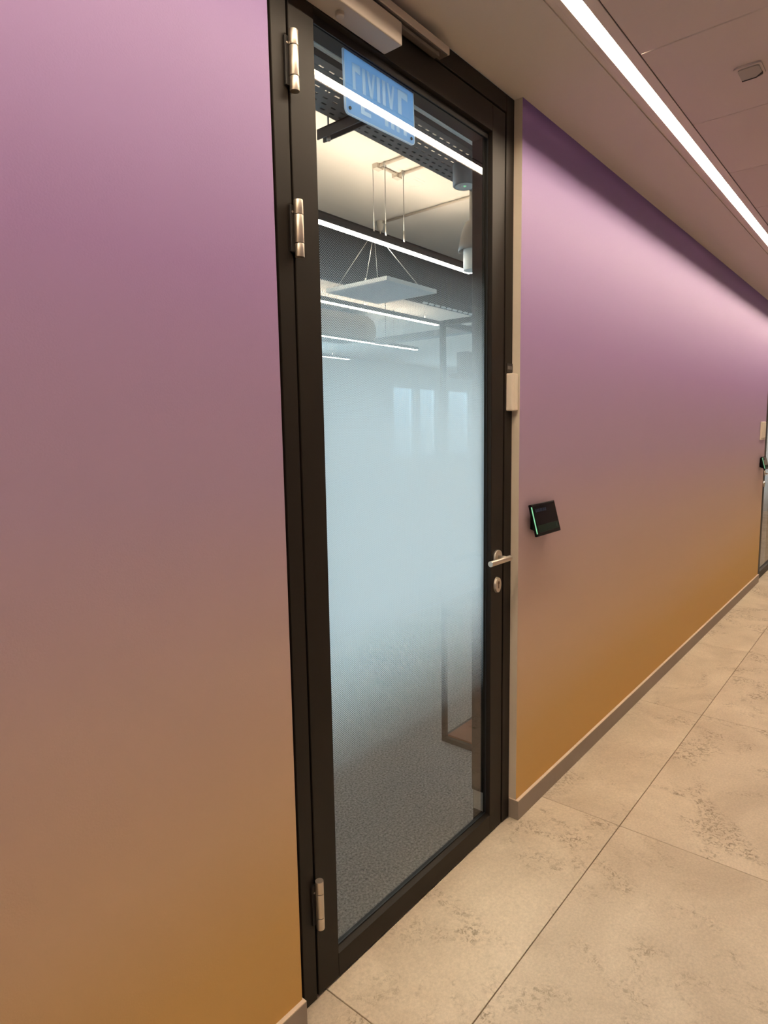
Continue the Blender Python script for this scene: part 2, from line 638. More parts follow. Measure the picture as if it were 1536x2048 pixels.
# ceiling: plaster strip, light line, metal panels
ceil = struct(box_obj('ceiling', MT['ceil'], (X0, X1, -0.270, 0.0305, H, H + 0.09)), 'plain painted ceiling strip between wall and light line')
struct(box_obj('ceiling_slab', MT['ceil'], (X0 - 0.1, X1 + 0.1, YB - 0.1, 0.0, H + 0.09, H + 0.16)))
pj = [2.104 + 0.5945 * k for k in range(-9, 19)]
pm = None
for a, b in zip(pj, pj[1:]):
    if pm is None:
        pan = MB().box(a + 0.0015, b - 0.0015, YB + 0.005, -0.380, H + 0.0015, H + 0.012, bevel=0.002).build('panel', MT['panel'], ceil, ((a + b) / 2, -1, H))
        pm = pan.data
    else:
        pan = bpy.data.objects.new('panel', pm)
        COL.objects.link(pan)
        pan.parent = ceil
        pan.location = Vector(((a + b) / 2, -1, H))

# corridor light line
ll = root('light_line', (5, -0.32, H))
tag(ll, 'long recessed white light line running along the corridor ceiling', 'ceiling light')
XA, XB = X0 + .02, X1 - .02
pr = MB()
pr.box(XA, XB, -0.3060, -0.2885, H - 0.0006, H + 0.003, bevel=0.0005)        # flange on the wall side
pr.box(XA, XB, -0.3785, -0.3475, H - 0.0006, H + 0.003, bevel=0.0005)        # flange on the panel side
pr.box(XA, XB, -0.2885, -0.2700, H + 0.0050, H + 0.007)                      # shadow groove beside the plaster
pr.build('profile', MT['trim'], ll)
hs = MB()  # black inner walls added to cut off the beam and stop light leaks
hs.box(XA, XB, -0.2795, -0.2780, H + 0.008, H + 0.05)
hs.box(XA, XB, -0.4030, -0.4010, H + 0.013, H + 0.05)
hs.box(XA, XB, -0.4030, -0.2780, H + 0.05, H + 0.053)
hs.box(XA, XB, -0.3060, -0.2885, H + 0.003, H + 0.004)
hs.box(XA, XB, -0.2905, -0.2880, H + 0.0005, H + 0.008)
hs.box(XA, XB, -0.2905, -0.2705, H + 0.007, H + 0.009)
hs.box(XA, XB, -0.3830, -0.3475, H + 0.003, H + 0.004)
hs.build('housing', MT['black'], ll)
box_obj('diffuser', MT['led'], (XA, XB, -0.4005, -0.2796, H + 0.039, H + 0.045), ll)


# skirting
def skirting(name, xa, xb, ret_a, ret_b, label, da=0.028, db=0.028):
    m = MB()
    m.box(xa, xb, -0.012, 0.0, 0.0, 0.076)
    m.box(xa, xb, -0.0115, 0.0, 0.076, 0.0785, mi=1)
    if ret_a:       # returns into the opening on the left end (right side wall of a door)
        m.box(xa - 0.004, xa, -0.012, da, 0.0, 0.076)
        m.box(xa - 0.004, xa, -0.0115, da, 0.076, 0.0785, mi=1)
    if ret_b:
        m.box(xb, xb + 0.004, -0.012, db, 0.0, 0.076)
        m.box(xb, xb + 0.004, -0.0115, db, 0.076, 0.0785, mi=1)
    return struct(m.build(name, [MT['base'], MT['base_lit_top']]), label)


skirting('baseboard_left', X0, O1[0], False, True, 'grey skirting left of the glass door')
skirting('baseboard_right', O1[1], O2[0], True, True, 'grey skirting between the two glass doors', db=0.006)
skirting('baseboard_end', O2[1], X1, True, False, 'grey skirting beyond the second glass door', da=0.006)


# ---------------------------------------------------------------- the doors
def door(name, xo, mirror, label):
    """u runs from the hinge side; the leaf is flush with its frame, 30 mm behind the wall face"""
    W = O1[1] - O1[0]

    def X(u):
        return xo + u if not mirror else xo + W - u
    D = root(name, (X(W / 2), 0.03, 0))
    struct(D, label)
    Y0, Y1 = 0.03, 0.105
    f = MB()
    f.box(X(0.001), X(0.034), Y0 + 0.012, Y1, 0, H - 0.001)
    f.box(X(0.034), X(0.080), Y0, Y1, 0, H - 0.001, bevel=0.0015)
    f.box(X(W - 0.0545), X(W - 0.001), Y0, Y1, 0, H - 0.001, bevel=0.0015)
    f.box(X(0.080), X(W - 0.0545), Y0, Y1, 2.549, H - 0.001, bevel=0.0015)
    # stop behind the leaf
    f.box(X(0.080), X(0.100), Y1 - 0.001, Y1 + 0.02, 0, H - 0.002)
    f.box(X(W - 0.080), X(W - 0.0545), Y1 - 0.001, Y1 + 0.02, 0, H - 0.002)
    f.box(X(0.080), X(W - 0.0545), Y1 - 0.001, Y1 + 0.02, 2.52, H - 0.002)
    fr = f.build('frame', MT['frame'], D)
    g = MB()
    g.box(X(0.0805), X(0.0855), Y0 + 0.012, Y0 + 0.03, 0.002, 2.546)
    g.box(X(W - 0.0625), X(W - 0.055), Y0 + 0.012, Y0 + 0.03, 0.002, 2.546)
    g.box(X(0.0805), X(W - 0.055), Y0 + 0.012, Y0 + 0.03, 2.5425, 2.5485)
    g.build('seal', MT['black'], fr)
    lf = MB()
    a, b = 0.086, W - 0.063
    gi0, gi1 = 0.165, W - 0.1455
    lf.box(X(a), X(gi0), Y0, Y1 - 0.002, 0.006, 2.542, bevel=0.0015)
    lf.box(X(gi1), X(b), Y0, Y1 - 0.002, 0.006, 2.542, bevel=0.0015)
    lf.box(X(gi0), X(gi1), Y0, Y1 - 0.002, 2.459, 2.542, bevel=0.0008)
    lf.prism([(X(gi0), 0.006), (X(gi1), 0.006), (X(gi1), 0.074), (X(gi0), 0.074)], Y0, 0.0475)
    lf.box(X(gi0), X(gi1), 0.0475, 0.062, 0.006, 0.0792)
    qb = bmesh.new()
    qv = [qb.verts.new(c) for c in ((X(gi0), Y0, 0.074), (X(gi1), Y0, 0.074), (X(gi1), 0.0475, 0.0792), (X(gi0), 0.0475, 0.0792))]
    qb.faces.new(qv)
    lf.take(qb)
    leaf = lf.build('leaf', MT['frame'], D)
    gk = MB()
    for (u0, u1, z0, z1) in ((gi0, gi0 + 0.005, 0.079, 2.459), (gi1 - 0.004, gi1, 0.079, 2.459),
                             (gi0, gi1, 2.44, 2.459), (gi0, gi1, 0.079, 0.084)):
        gk.box(X(u0), X(u1), 0.046, 0.0495, z0, z1)
    gk.build('gasket', MT['black'], leaf)
    gl = box_obj('glass_pane', MT['glass'], (X(gi0 + 0.001), X(gi1 - 0.001), 0.050, 0.056, 0.0795, 2.4585), leaf)
    fm = MB()
    fv = [fm.bm.verts.new(c) for c in ((X(gi0 + 0.006), 0.0567, 0.48), (X(gi1 - 0.005), 0.0567, 0.48),
                                       (X(gi1 - 0.005), 0.0567, 2.06), (X(gi0 + 0.006), 0.0567, 2.06))]
    fm.bm.faces.new(fv)
    film = fm.build('frosted_film', MT['film'], leaf, (X(gi0), 0.0565, 0))
    tag(film, 'frosted band that fades out at top and bottom')
    bd = MB()
    bd.box(X(gi0), X(gi0 + 0.004), 0.060, 0.103, 0.16, 2.459)
    bd.box(X(gi1 - 0.004), X(gi1), 0.060, 0.106, 0.155, 2.459, bevel=0.001)
    bd.box(X(gi0), X(gi1), 0.060, 0.103, 2.446, 2.459)
    bd.build('glazing_bead', MT['frame'], leaf)
    box_obj('bead_end', MT['bead'], (X(gi1 - 0.001), X(gi1 + 0.002), 0.060, 0.100, 0.080, 0.155), leaf)
    sl = box_obj('drop_seal', MT['black'], (X(a + 0.004), X(b - 0.002), Y0 + 0.010, Y0 + 0.03, 0.0005, 0.008), leaf)
    # hinges
    for zc, hh in ((2.3085, 0.127), (1.9545, 0.126), (0.277, 0.136)):
        h = MB()
        hx, hy, r = X(0.0865), 0.016, 0.0108
        z0 = zc - hh / 2
        cuts = [0, 0.245 * hh, 0.74 * hh, hh]
        for q in range(3):
            h.cyl((hx, hy, z0 + cuts[q] + 0.0008), (hx, hy, z0 + cuts[q + 1] - 0.0008), r, 28, bevel=0.0006)
        h.cyl((hx, hy, z0 + 0.002), (hx, hy, z0 + hh - 0.002), r * 0.8, 16, mi=1)
        hg = h.build('hinge', [MT['steel'], MT['black']], D)
        w = MB()
        w.box(hx - 0.004, hx + 0.004, hy, 0.031, z0 + 0.004, z0 + hh - 0.004, bevel=0.001)
        w.box(hx - (0.018 if not mirror else -0.004), hx - (0.004 if not mirror else -0.018), 0.0235, 0.0305, z0 + 0.012, z0 + hh - 0.012, bevel=0.001)
        w.build('hinge_wing', MT['black'], hg)
        sc = MB()
        sx = hx - 0.012 if not mirror else hx + 0.012
        sc.cyl((sx, 0.0242, zc + 0.036), (sx, 0.0222, zc + 0.036), 0.0024, 10)
        sc.build('screw', MT['steel'], hg)
    # lever handle on a round rose
    ux = W - 0.1055
    zc = 1.045
    lv = MB()
    r0 = 0.0068
    lv.cyl((X(ux), 0.026, zc), (X(ux), -0.020, zc), r0, 20)
    lv.lathe([(0, -r0), (r0 * .7, -r0 * .7), (r0, 0), (r0 * .7, r0 * .7), (0, r0)], (X(ux), -0.0195, zc))
    lv.cyl((X(ux + 0.009), -0.0195, zc), (X(ux - 0.128), -0.0195, zc), 0.0098, 24, bevel=0.001)
    hd = lv.build('lever_handle', MT['steel'], D)
    MB().cyl((X(ux), 0.031, zc), (X(ux), 0.021, zc), 0.0255, 36, bevel=0.0015).build('rose', MT['steel'], hd)
    es = MB()
    b2 = bmesh.new()
    bmesh.ops.create_cone(b2, cap_ends=True, segments=36, radius1=0.0205, radius2=0.0190, depth=0.009)
    es.take(b2, 0, Matrix.Translation((X(ux), 0.0255, 0.943)) @ Matrix.Diagonal((1, 1, 1.4, 1)) @ Matrix.Rotation(math.radians(90), 4, 'X'), False)
    e = es.build('key_escutcheon', MT['steel'], D)
    ky = MB()
    ky.cyl((X(ux), 0.0212, 0.951), (X(ux), 0.0202, 0.951), 0.0062, 18)
    ky.box(X(ux - 0.0026), X(ux + 0.0026), 0.0202, 0.0212, 0.931, 0.951)
    kk = ky.build('lock_cylinder', mat('lock_brown_' + name, (0.16, 0.10, 0.07), 0.4, metal=0.6), e)
    return D


door('door_1', O1[0], False, 'dark framed glass door with frosted band, nearest')
d2 = door('door_2', O2[0], True, 'dark framed glass door at the far end of the coloured wall')
d2.location.y -= 0.022          # this one sits almost flush with the wall

# door closer of the near door
dc = root('door_closer', (1.3, 0.0, 2.5))
tag(dc, 'champagne metal door closer with slide rail above the nearest glass door', 'door closer')
box_obj('body', MT['closer'], (0.98, 1.386, -0.030, 0.0295, 2.462, 2.517), dc, bevel=0.003, seg=2)
cp = MB()
cp.cyl((1.188, 0.0, 2.463), (1.188, 0.0, 2.452), 0.0105, 24, bevel=0.002)
cp.build('spindle_cap', MT['closer'], dc)
rl = MB()
rl.box(1.00, 1.640, -0.004, 0.0295, 2.553, 2.5745, bevel=0.0015)
rl.build('slide_rail', MT['closer'], dc)
rd = MB()
rd.box(1.00, 1.632, -0.001, 0.027, 2.5485, 2.5535)
rd.build('rail_channel', MT['closer_dark'], dc)
ar = MB()
ar.box(1.10, 1.600, 0.004, 0.022, 2.536, 2.5465, bevel=0.001)
ar.cyl((1.11, 0.012, 2.515), (1.11, 0.012, 2.54), 0.009, 16)
ar.cyl((1.595, 0.012, 2.538), (1.595, 0.012, 2.556), 0.007, 16)
ar.build('arm', MT['closer_dark'], dc)

# blue acrylic sign fixed behind the glass, letters seen from behind
sg = root('acrylic_sign', (1.42, 0.068, 2.37))
tag(sg, 'translucent blue acrylic sign with bright edges behind top of the door glass', 'sign')
SX = Matrix.Translation((1.42, 0.068, 2.379)) @ Matrix.Rotation(math.radians(-2.0), 4, 'Y')


def rrect(w, h, r, n=6, ox=0.0, oz=0.0):
    pts = []
    for cx, cz, a0 in ((w - r, h - r, 0), (r, h - r, 90), (r, r, 180), (w - r, r, 270)):
        for i in range(n + 1):
            t = math.radians(a0 + 90 * i / n)
            pts.append((ox + cx + r * math.cos(t), oz + cz + r * math.sin(t)))
    return pts


SW, SH = 0.288, 0.175
SZ = -0.076
pnl = MB().prism(rrect(SW, SH, 0.012, ox=-0.146, oz=SZ), 0.0, 0.004, xf=SX).build('panel', MT['acrylic'], sg)
ed = MB()  # pale rim paints the light glowing in the acrylic edges
o_, i_ = rrect(SW + 0.003, SH + 0.003, 0.0135, ox=-0.1475, oz=SZ - 0.0015), rrect(SW - 0.001, SH - 0.001, 0.0115, ox=-0.1455, oz=SZ + 0.0005)
n_ = len(o_)
b_ = bmesh.new()
V = [[b_.verts.new((x, y, z)) for x, z in ring] for ring, y in ((o_, -0.0008), (i_, -0.0008), (i_, 0.0048), (o_, 0.0048))]
for k in range(4):
    for i in range(n_):
        j = (i + 1) % n_
        b_.faces.new((V[k][i], V[k][j], V[(k + 1) % 4][j], V[(k + 1) % 4][i]))
bmesh.ops.recalc_face_normals(b_, faces=b_.faces[:])
ed.take(b_, 0, SX)
ed.build('edge_glow', MT['acrylic_edge'], sg)
lt = MB()


# pale reversed letters, two rows (each glyph one closed outline, none overlapping)
def glyph(pts, x, z, sx, sz):
    lt.prism([(x + px * sx, z + pz * sz) for px, pz in pts], -0.0004, 0.0044, xf=SX)


BAR = [(0, 0), (1, 0), (1, 1), (0, 1)]
VEE = [(0, 1), (0.36, 0), (0.64, 0), (1, 1), (0.72, 1), (0.5, 0.34), (0.28, 1)]
GAM = [(0, 0), (0.36, 0), (0.36, 0.72), (1, 0.66), (1, 1), (0, 1)]
ELL = [(0, 0), (1, 0), (1, 0.34), (0.36, 0.34), (0.36, 1), (0, 1)]
z1, h1 = -0.012, 0.062
for g, x, w in ((GAM, -0.116, 0.030), (BAR, -0.078, 0.012), (VEE, -0.060, 0.034), (BAR, -0.020, 0.013), (BAR, 0.003, 0.013),
                (VEE, 0.022, 0.034), (GAM, 0.070, 0.044)):
    glyph(g, x, z1, w, h1)
z2, h2 = -0.062, 0.030
for g, x, w in ((ELL, -0.088, 0.040), (BAR, 0.010, 0.014), (BAR, 0.036, 0.014), (BAR, 0.060, 0.013), (BAR, 0.092, 0.014)):
    glyph(g, x, z2, w, h2)
lto = lt.build('lettering', MT['acrylic_letter'], sg)
# the letters are inlaid: cut their outlines out of the panel
bo = pnl.modifiers.new('inlay', 'BOOLEAN')
bo.object = lto
bo.operation = 'DIFFERENCE'
bo.solver = 'EXACT'
bo.use_self = True
for hx in (-0.131, 0.127):
    q = MB()
    q.cyl(SX @ Vector((hx, -0.0022, SZ + 0.014)), SX @ Vector((hx, 0.006, SZ + 0.014)), 0.0042, 16)
    q.build('screw', MT['black'], sg)

# frame fittings: alarm contact and small label
cs = MB()
cs.prism([(x, z) for x, z in rrect(0.042, 0.130, 0.003, 3, 2.0405, 1.5615)], 0.008, 0.0298, bevel=0.0015)
cso = cs.build('alarm_contact', MT['plastic'], None, (2.06, 0.02, 1.56))
tag(cso, 'slim off-white plastic alarm contact on the door frame edge', 'sensor')
c2 = MB().box(2.061, 2.0825, 0.0055, 0.0085, 1.5635, 1.6895, bevel=0.001).build('cover', MT['plastic'], cso)
st = MB().box(2.0435, 2.0835, 0.0285, 0.0298, 1.697, 1.727).build('label_sticker', MT['sticker'], None, (2.063, 0.029, 1.71))
tag(st, 'small black sticker with grey print above the alarm contact', 'sticker')
pt = MB()
for i, (x, w) in enumerate(((2.0500, .004), (2.0562, .005), (2.0625, .004), (2.0688, .005), (2.0750, .005))):
    pt.box(x - w / 2, x + w / 2, 0.0281, 0.0285, 1.7065, 1.7185)
pt.build('print', MT['sticker_grey'], st)


# ---------------------------------------------------------------- booking panels on the wall
def booking(name, x0, label):
    W_, H_, T_ = 0.196, 0.121, 0.014
    e = root(name, (x0, 0, 1.21))
    tag(e, label, 'tablet', 'booking panels beside the glass doors')
    ang = math.radians(-14.5)     # top leans back to the wall
    F = Matrix.Translation((x0, -0.0165, 1.2185)) @ Matrix.Rotation(ang, 4, 'X')
    m = MB()
    m.box(0, W_, -T_ / 2, T_ / 2, -H_, 0, bevel=0.003, seg=2, xf=F)
    m.build('shell', MT['tablet'], e)
    s = MB()
    s.box(0.010, W_ - 0.008, -T_ / 2 - 0.0006, -T_ / 2 + 0.001, -H_ + 0.010, -0.010, xf=F)
    scr = s.build('screen', MT['screen'], e)
    q = MB()
    q.box(0.014, W_ - 0.012, -T_ / 2 - 0.0010, -T_ / 2 - 0.0006, -H_ + 0.013, -H_ + 0.040, xf=F)
    q.build('status_bar', MT['scr_green'], scr)
    q = MB()
    zt = -0.028
    for k, (a, w) in enumerate(((0.020, .010), (0.033, .008), (0.043, .012), (0.058, .010), (0.071, .006), (0.081, .013), (0.097, .012))):
        q.box(a, a + w, -T_ / 2 - 0.0010, -T_ / 2 - 0.0006, zt - 0.004, zt + 0.008, xf=F)
    q.build('screen_text', MT['scr_text'], scr)
    q = MB()
    q.box(W_ - 0.034, W_ - 0.024, -T_ / 2 - 0.0014, -T_ / 2 - 0.0010, -H_ + 0.020, -H_ + 0.034, xf=F)
    q.build('icon', MT['scr_icon'], scr)
    q = MB()
    q.box(-0.0010, 0.0012, -T_ / 2 - 0.0003, -T_ / 2 + 0.003, -H_ + 0.010, -0.010, xf=F)
    q.build('light_bar', MT['green'], e)
    w = MB()        # wedge shaped mount between shell and wall
    b = bmesh.new()
    pr = [(-0.0005, -0.010), (-0.0005, -0.096), (-0.032, -0.108), (-0.009, -0.010)]
    a1 = [b.verts.new((x0 + 0.040, y, 1.2185 + z)) for y, z in pr]
    a2 = [b.verts.new((x0 + W_ - 0.020, y, 1.2185 + z)) for y, z in pr]
    b.faces.new(a1)
    b.faces.new(a2[::-1])
    for i in range(4):
        b.faces.new((a1[i], a2[i], a2[(i + 1) % 4], a1[(i + 1) % 4]))
    bmesh.ops.recalc_face_normals(b, faces=b.faces[:])
    w.take(b)
    w.build('mount', MT['tablet'], e)
    return e


booking('booking_tablet', 2.137, 'black booking tablet with green edge light on the wall by the nearest door')
booking('booking_tablet', 6.700, 'small black booking tablet far along the wall below the switch plate')
sw = MB()
sw.box(6.665, 6.90, -0.009, -0.0002, 1.372, 1.537, bevel=0.003)
swo = sw.build('switch_plate', MT['plastic'], None, (6.78, 0, 1.37))
tag(swo, 'off-white switch plate far along the wall above the small tablet', 'switch')
MB().box(6.685, 6.88, -0.0125, -0.0088, 1.392, 1.517, bevel=0.002).build('rocker', MT['plastic'], swo)

# small fitting on the ceiling panel
cf = root('ceiling_fitting', (2.42, -0.62, H))
tag(cf, 'small grey recessed latch plate with a dark slit on the ceiling panel', 'ceiling fitting')
FX = Matrix.Translation((2.421, -0.615, H)) @ Matrix.Rotation(math.radians(0), 4, 'Z')
fb = MB()


def rr_xy(w, h, r, z0, z1, xf, mb, bev=0.001, mi=0):
    b = bmesh.new()
    P = [(x - w / 2, z - h / 2) for x, z in rrect(w, h, r, 5)]
    a = [b.verts.new((x, y, z0)) for x, y in P]
    c = [b.verts.new((x, y, z1)) for x, y in P]
    b.faces.new(a)
    b.faces.new(c)
    for i in range(len(P)):
        b.faces.new((a[i], c[i], c[(i + 1) % len(P)], a[(i + 1) % len(P)]))
    bmesh.ops.recalc_face_normals(b, faces=b.faces[:])
    mb.take(b, mi, xf)


rr_xy(0.092, 0.078, 0.012, -0.004, 0.001, FX, fb)
fb.build('plate', MT['panel'], cf)
fb = MB()
rr_xy(0.076, 0.060, 0.010, -0.0075, -0.004, FX @ Matrix.Translation((0.001, -0.002, 0)), fb)
fb.build('cover', mat('fitting_grey', (0.34, 0.31, 0.275), 0.6), cf)
fb = MB()
for poly in (((0.0355, 0.028), (0.0400, 0.028), (0.0400, -0.012), (0.0355, -0.012)),
             ((0.0355, -0.012), (0.0400, -0.012), (0.0260, -0.0330), (0.0130, -0.0330))):
    lo = [fb.bm.verts.new(FX @ Vector((x, y, -0.0090))) for x, y in poly]
    hi = [fb.bm.verts.new(FX @ Vector((x, y, -0.0042))) for x, y in poly]
    fb.bm.faces.new(lo)
    fb.bm.faces.new(hi[::-1])
    for i in range(4):
        fb.bm.faces.new((lo[i], lo[(i + 1) % 4], hi[(i + 1) % 4], hi[i]))
bmesh.ops.recalc_face_normals(fb.bm, faces=fb.bm.faces[:])
fb.build('slit', MT['black'], cf)

# ---------------------------------------------------------------- structure: room behind the door
RX0, RX1, RY1 = -0.6, 20.0, 9.0
struct(box_obj('floor_carpet', MT['carpet'], (RX0, RX1, 0.121, RY1, -0.05, 0.0)), 'grey speckled carpet in the room behind the glass')
struct(box_obj('ceiling_room', MT['cream'], (RX0, RX1, 0.12, RY1, RZ, RZ + 0.1)), 'cream ceiling of the room behind the glass')
struct(box_obj('wall_side', MT['room_wall'], (RX0 - 0.1, RX0, 0.12, RY1, 0, RZ)))
struct(box_obj('wall_side', MT['room_wall'], (RX1, RX1 + 0.1, 0.12, RY1, 0, RZ)))
struct(box_obj('wall_above', MT['room_wall'], (RX0 - 0.1, RX1 + 0.1, 0.03, WT, H + 0.011, RZ + 0.1)))
struct(box_obj('wall_side', MT['room_wall'], (X1 + 0.1, RX1 + 0.1, 0.0, WT, 0, RZ)))
# facade with windows
wins = [(-0.45 + 1.12 * k, 0.62 + 1.12 * k) for k in range(9)] + [(12.58, 13.47), (13.69, 14.48), (15.02, 16.15), (16.5, 17.5), (17.9, 18.9)]
ZS, ZT = 0.85, 2.66
fa = MB()
XT = 11.0                       # unseen full-height glazing left, enlarged for daylight on the film; smaller windows right
fa.box(RX0 - .1, XT, RY1, RY1 + 0.2, 0, 0.1)
fa.box(RX0 - .1, XT, RY1, RY1 + 0.2, 3.1, RZ + .1)
fa.box(XT, RX1 + .1, RY1, RY1 + 0.2, 0, ZS)
fa.box(XT, RX1 + .1, RY1, RY1 + 0.2, ZT, RZ + .1)
px = RX0 - .1
for a, b in wins:
    if px < XT < a:
        fa.box(px, XT, RY1, RY1 + 0.2, 0.1, 3.1)
        px = XT
    z0, z1 = (0.1, 3.1) if b < XT else (ZS, ZT)
    fa.box(px, a, RY1, RY1 + 0.2, z0, z1)
    px = b
fa.box(px, RX1 + .1, RY1, RY1 + 0.2, ZS, ZT)
struct(fa.build('wall_facade', MT['room_wall']))
for k, (a, b) in enumerate(wins):
    w = MB()
    zs, zt = (0.1, 3.1) if b < XT else (ZS, ZT)
    for c in ((a, a + .04, zs, zt), (b - .04, b, zs, zt), (a, b, zs, zs + .04), (a, b, zt - .04, zt)):
        w.box(c[0], c[1], RY1 + 0.05, RY1 + 0.11, c[2], c[3])
    wo = struct(w.build('window_%d' % (k + 1), MT['winframe']))
    box_obj('pane', MT['glass'], (a + .04, b - .04, RY1 + 0.075, RY1 + 0.081, zs + .04, zt - .04), wo)

# dark lowered bulkhead right behind the door and black felt baffle further in
struct(box_obj('trim_1', MT['dark'], (RX0, RX1, 0.121, 0.44, 2.74, RZ)), 'dark lowered soffit just behind the door')
bf = box_obj('felt_baffle', MT['dark'], (1.5, 9.0, 2.55, 2.60, 2.70, RZ - 0.002), None, 0, 1, (5, 2.57, RZ))
tag(bf, 'wide black felt baffle hanging from room ceiling behind the first pendant light', 'baffle')
hol = MB()  # pale dashes painted for light showing through holes in the lower edge
for k in range(40):
    hol.box(5.0 + 0.1 * k, 5.065 + 0.1 * k, 2.535, 2.55, 2.692, 2.706)
ho = hol.build('lit_hole', MT['ring'], bf)
ho['kind'] = 'stuff'

# cable tray near the door, with its slots cut out
ty0, ty1, tz = 0.47, 0.725, 2.70
tr = root('cable_tray', (3, 0.6, tz))
tag(tr, 'long grey perforated cable tray under the room ceiling near the door', 'cable tray')


def perforated(y0, y1, x0, x1, z, rows, pitch, sl, sw, mb):
    """flat strip with rows of real slots, built from rectangles around the slots"""
    ys = [y0]
    for yc in rows:
        ys += [yc - sw / 2, yc + sw / 2]
    ys.append(y1)
    t = 0.0012
    for i in range(0, len(ys), 2):
        mb.box(x0, x1, ys[i], ys[i + 1], z, z + t)
    for i, yc in enumerate(rows):
        off = (i % 2) * pitch / 2
        n = int((x1 - x0) / pitch)
        for k in range(n):
            xa = x0 + off + k * pitch
            mb.box(xa, min(x1, xa + pitch - sl), yc - sw / 2, yc + sw / 2, z, z + t)


tb = MB()
perforated(ty0, ty1, 1.2, 4.4, tz, [0.505, 0.535, 0.57, 0.60, 0.635, 0.668, 0.70], 0.05, 0.024, 0.008, tb)
tbo = tb.build('tray_bottom', MT['tray'], tr)
for yy in (ty0, ty1):
    sd = MB()
    sd.box(1.2, 4.4, yy, yy + 0.0015, tz, tz + 0.022)
    sd.box(1.2, 4.4, yy, yy + 0.0015, tz + 0.034, tz + 0.06)
    for k in range(64):
        sd.box(1.2 + 0.05 * k, 1.2 + 0.05 * k + 0.026, yy, yy + 0.0015, tz + 0.022, tz + 0.034)
    sd.box(1.2, 4.4, yy - 0.006, yy + 0.0015, tz + 0.06, tz + 0.0612)
    sd.build('tray_side', MT['tray'], tr)
# brackets under the tray
for k, bx in enumerate((1.935, 3.4)):
    bk = MB()
    bk.box(bx, bx + 0.006, 0.50, 0.83, tz - 0.040, tz - 0.002)
    bk.box(bx + 0.034, bx + 0.040, 0.50, 0.83, tz - 0.040, tz - 0.002)
    bk.box(bx, bx + 0.040, 0.50, 0.80, tz - 0.008, tz - 0.002)
    bko = bk.build('bracket', MT['lamp_body'], tr)
    rd_ = MB()
    rd_.cyl((bx + 0.02, 0.785, tz - 0.05), (bx + 0.02, 0.785, RZ), 0.004, 10)
    rd_.cyl((bx + 0.02, 0.785, tz - 0.05), (bx + 0.02, 0.785, tz - 0.036), 0.009, 6)
    rd_.build('threaded_rod', MT['galv'], bko)
    MB().cyl((bx + 0.02, 0.52, tz - 0.006), (bx + 0.02, 0.52, RZ), 0.004, 10).build('threaded_rod', MT['galv'], bko)
# pale added bar standing in for light on the tray's near flange
tk = MB()
tk.box(1.0, 4.4, 0.444, 0.460, 2.712, 2.736, bevel=0.002)
tko = tk.build('lit_tray_edge', MT['ring'], None, (3, 0.455, 2.72))
tag(tko, 'thin pale bar painted as light along the near edge of the perforated tray', 'tray edge')

# round detector under the tray
dt = root('ceiling_detector', (2.61, 0.565, 2.60))
tag(dt, 'round grey detector with pale ring and green light under the cable tray', 'detector')
q = MB()
q.lathe([(0, 0.098), (0.050, 0.098), (0.055, 0.09), (0.055, 0.004), (0.051, 0), (0.044, 0)], (2.612, 0.565, 2.600))
q.build('housing', MT['grey'], dt)
q = MB()
q.lathe([(0.044, 0.0), (0.044, 0.004), (0.020, 0.006), (0.018, 0.002), (0, 0.002)], (2.612, 0.565, 2.600))
q.build('ring', MT['ring'], dt)
q = MB()
q.lathe([(0, -0.003), (0.006, 0.0), (0.007, 0.003)], (2.612, 0.565, 2.600))
q.build('indicator', MT['green'], dt)


# pendant light lines
def pendant(y, xa, xb, wires, label, feed=True):
    z = 2.70
    e = root('pendant_light', ((xa + xb) / 2, y, z))
    tag(e, label, 'pendant light', 'linear pendant lights in the room')
    h = MB()
    h.box(xa, xb, y - 0.028, y + 0.028, z, z + 0.030, bevel=0.002)
    h.box(xa, xb, y - 0.028, y - 0.025, z + 0.029, z + 0.040)
    h.box(xa, xb, y + 0.025, y + 0.028, z + 0.029, z + 0.040)
    h.build('housing', MT['lamp_body'], e)
    d = MB()
    d.box(xa + 0.004, xb - 0.004, y - 0.023, y + 0.023, z - 0.006, z, bevel=0.002)
    d.build('diffuser', MT['lamp'], e)
    box_obj('uplight', MT['lamp_up'], (xa + 0.01, xb - 0.01, y - 0.0245, y + 0.0245, z + 0.0305, z + 0.033), e)
    for x in wires:
        w = MB()
        w.cyl((x, y, z + 0.03), (x, y, RZ), 0.0032, 8)
        w.cyl((x, y, RZ - 0.03), (x, y, RZ), 0.010, 12)
        w.cyl((x, y, z + 0.03), (x, y, z + 0.12), 0.005, 10)
        w.build('wire', MT['galv'], e)
    return e


pendant(1.62, 1.2, 4.36, (1.6, 3.33, 3.52), 'bright linear pendant light hanging nearest behind the door glass')
pendant(3.18, 2.6, 6.15, (3.0, 4.9, 5.9), 'second linear pendant light from the door, behind the black baffle')
pendant(4.66, 4.0, 7.74, (4.4, 7.2), 'third linear pendant light from the door, behind the grey fan coil')
pendant(6.16, 5.0, 7.88, (5.4, 7.5), 'fourth linear pendant light from the door, short and faint')

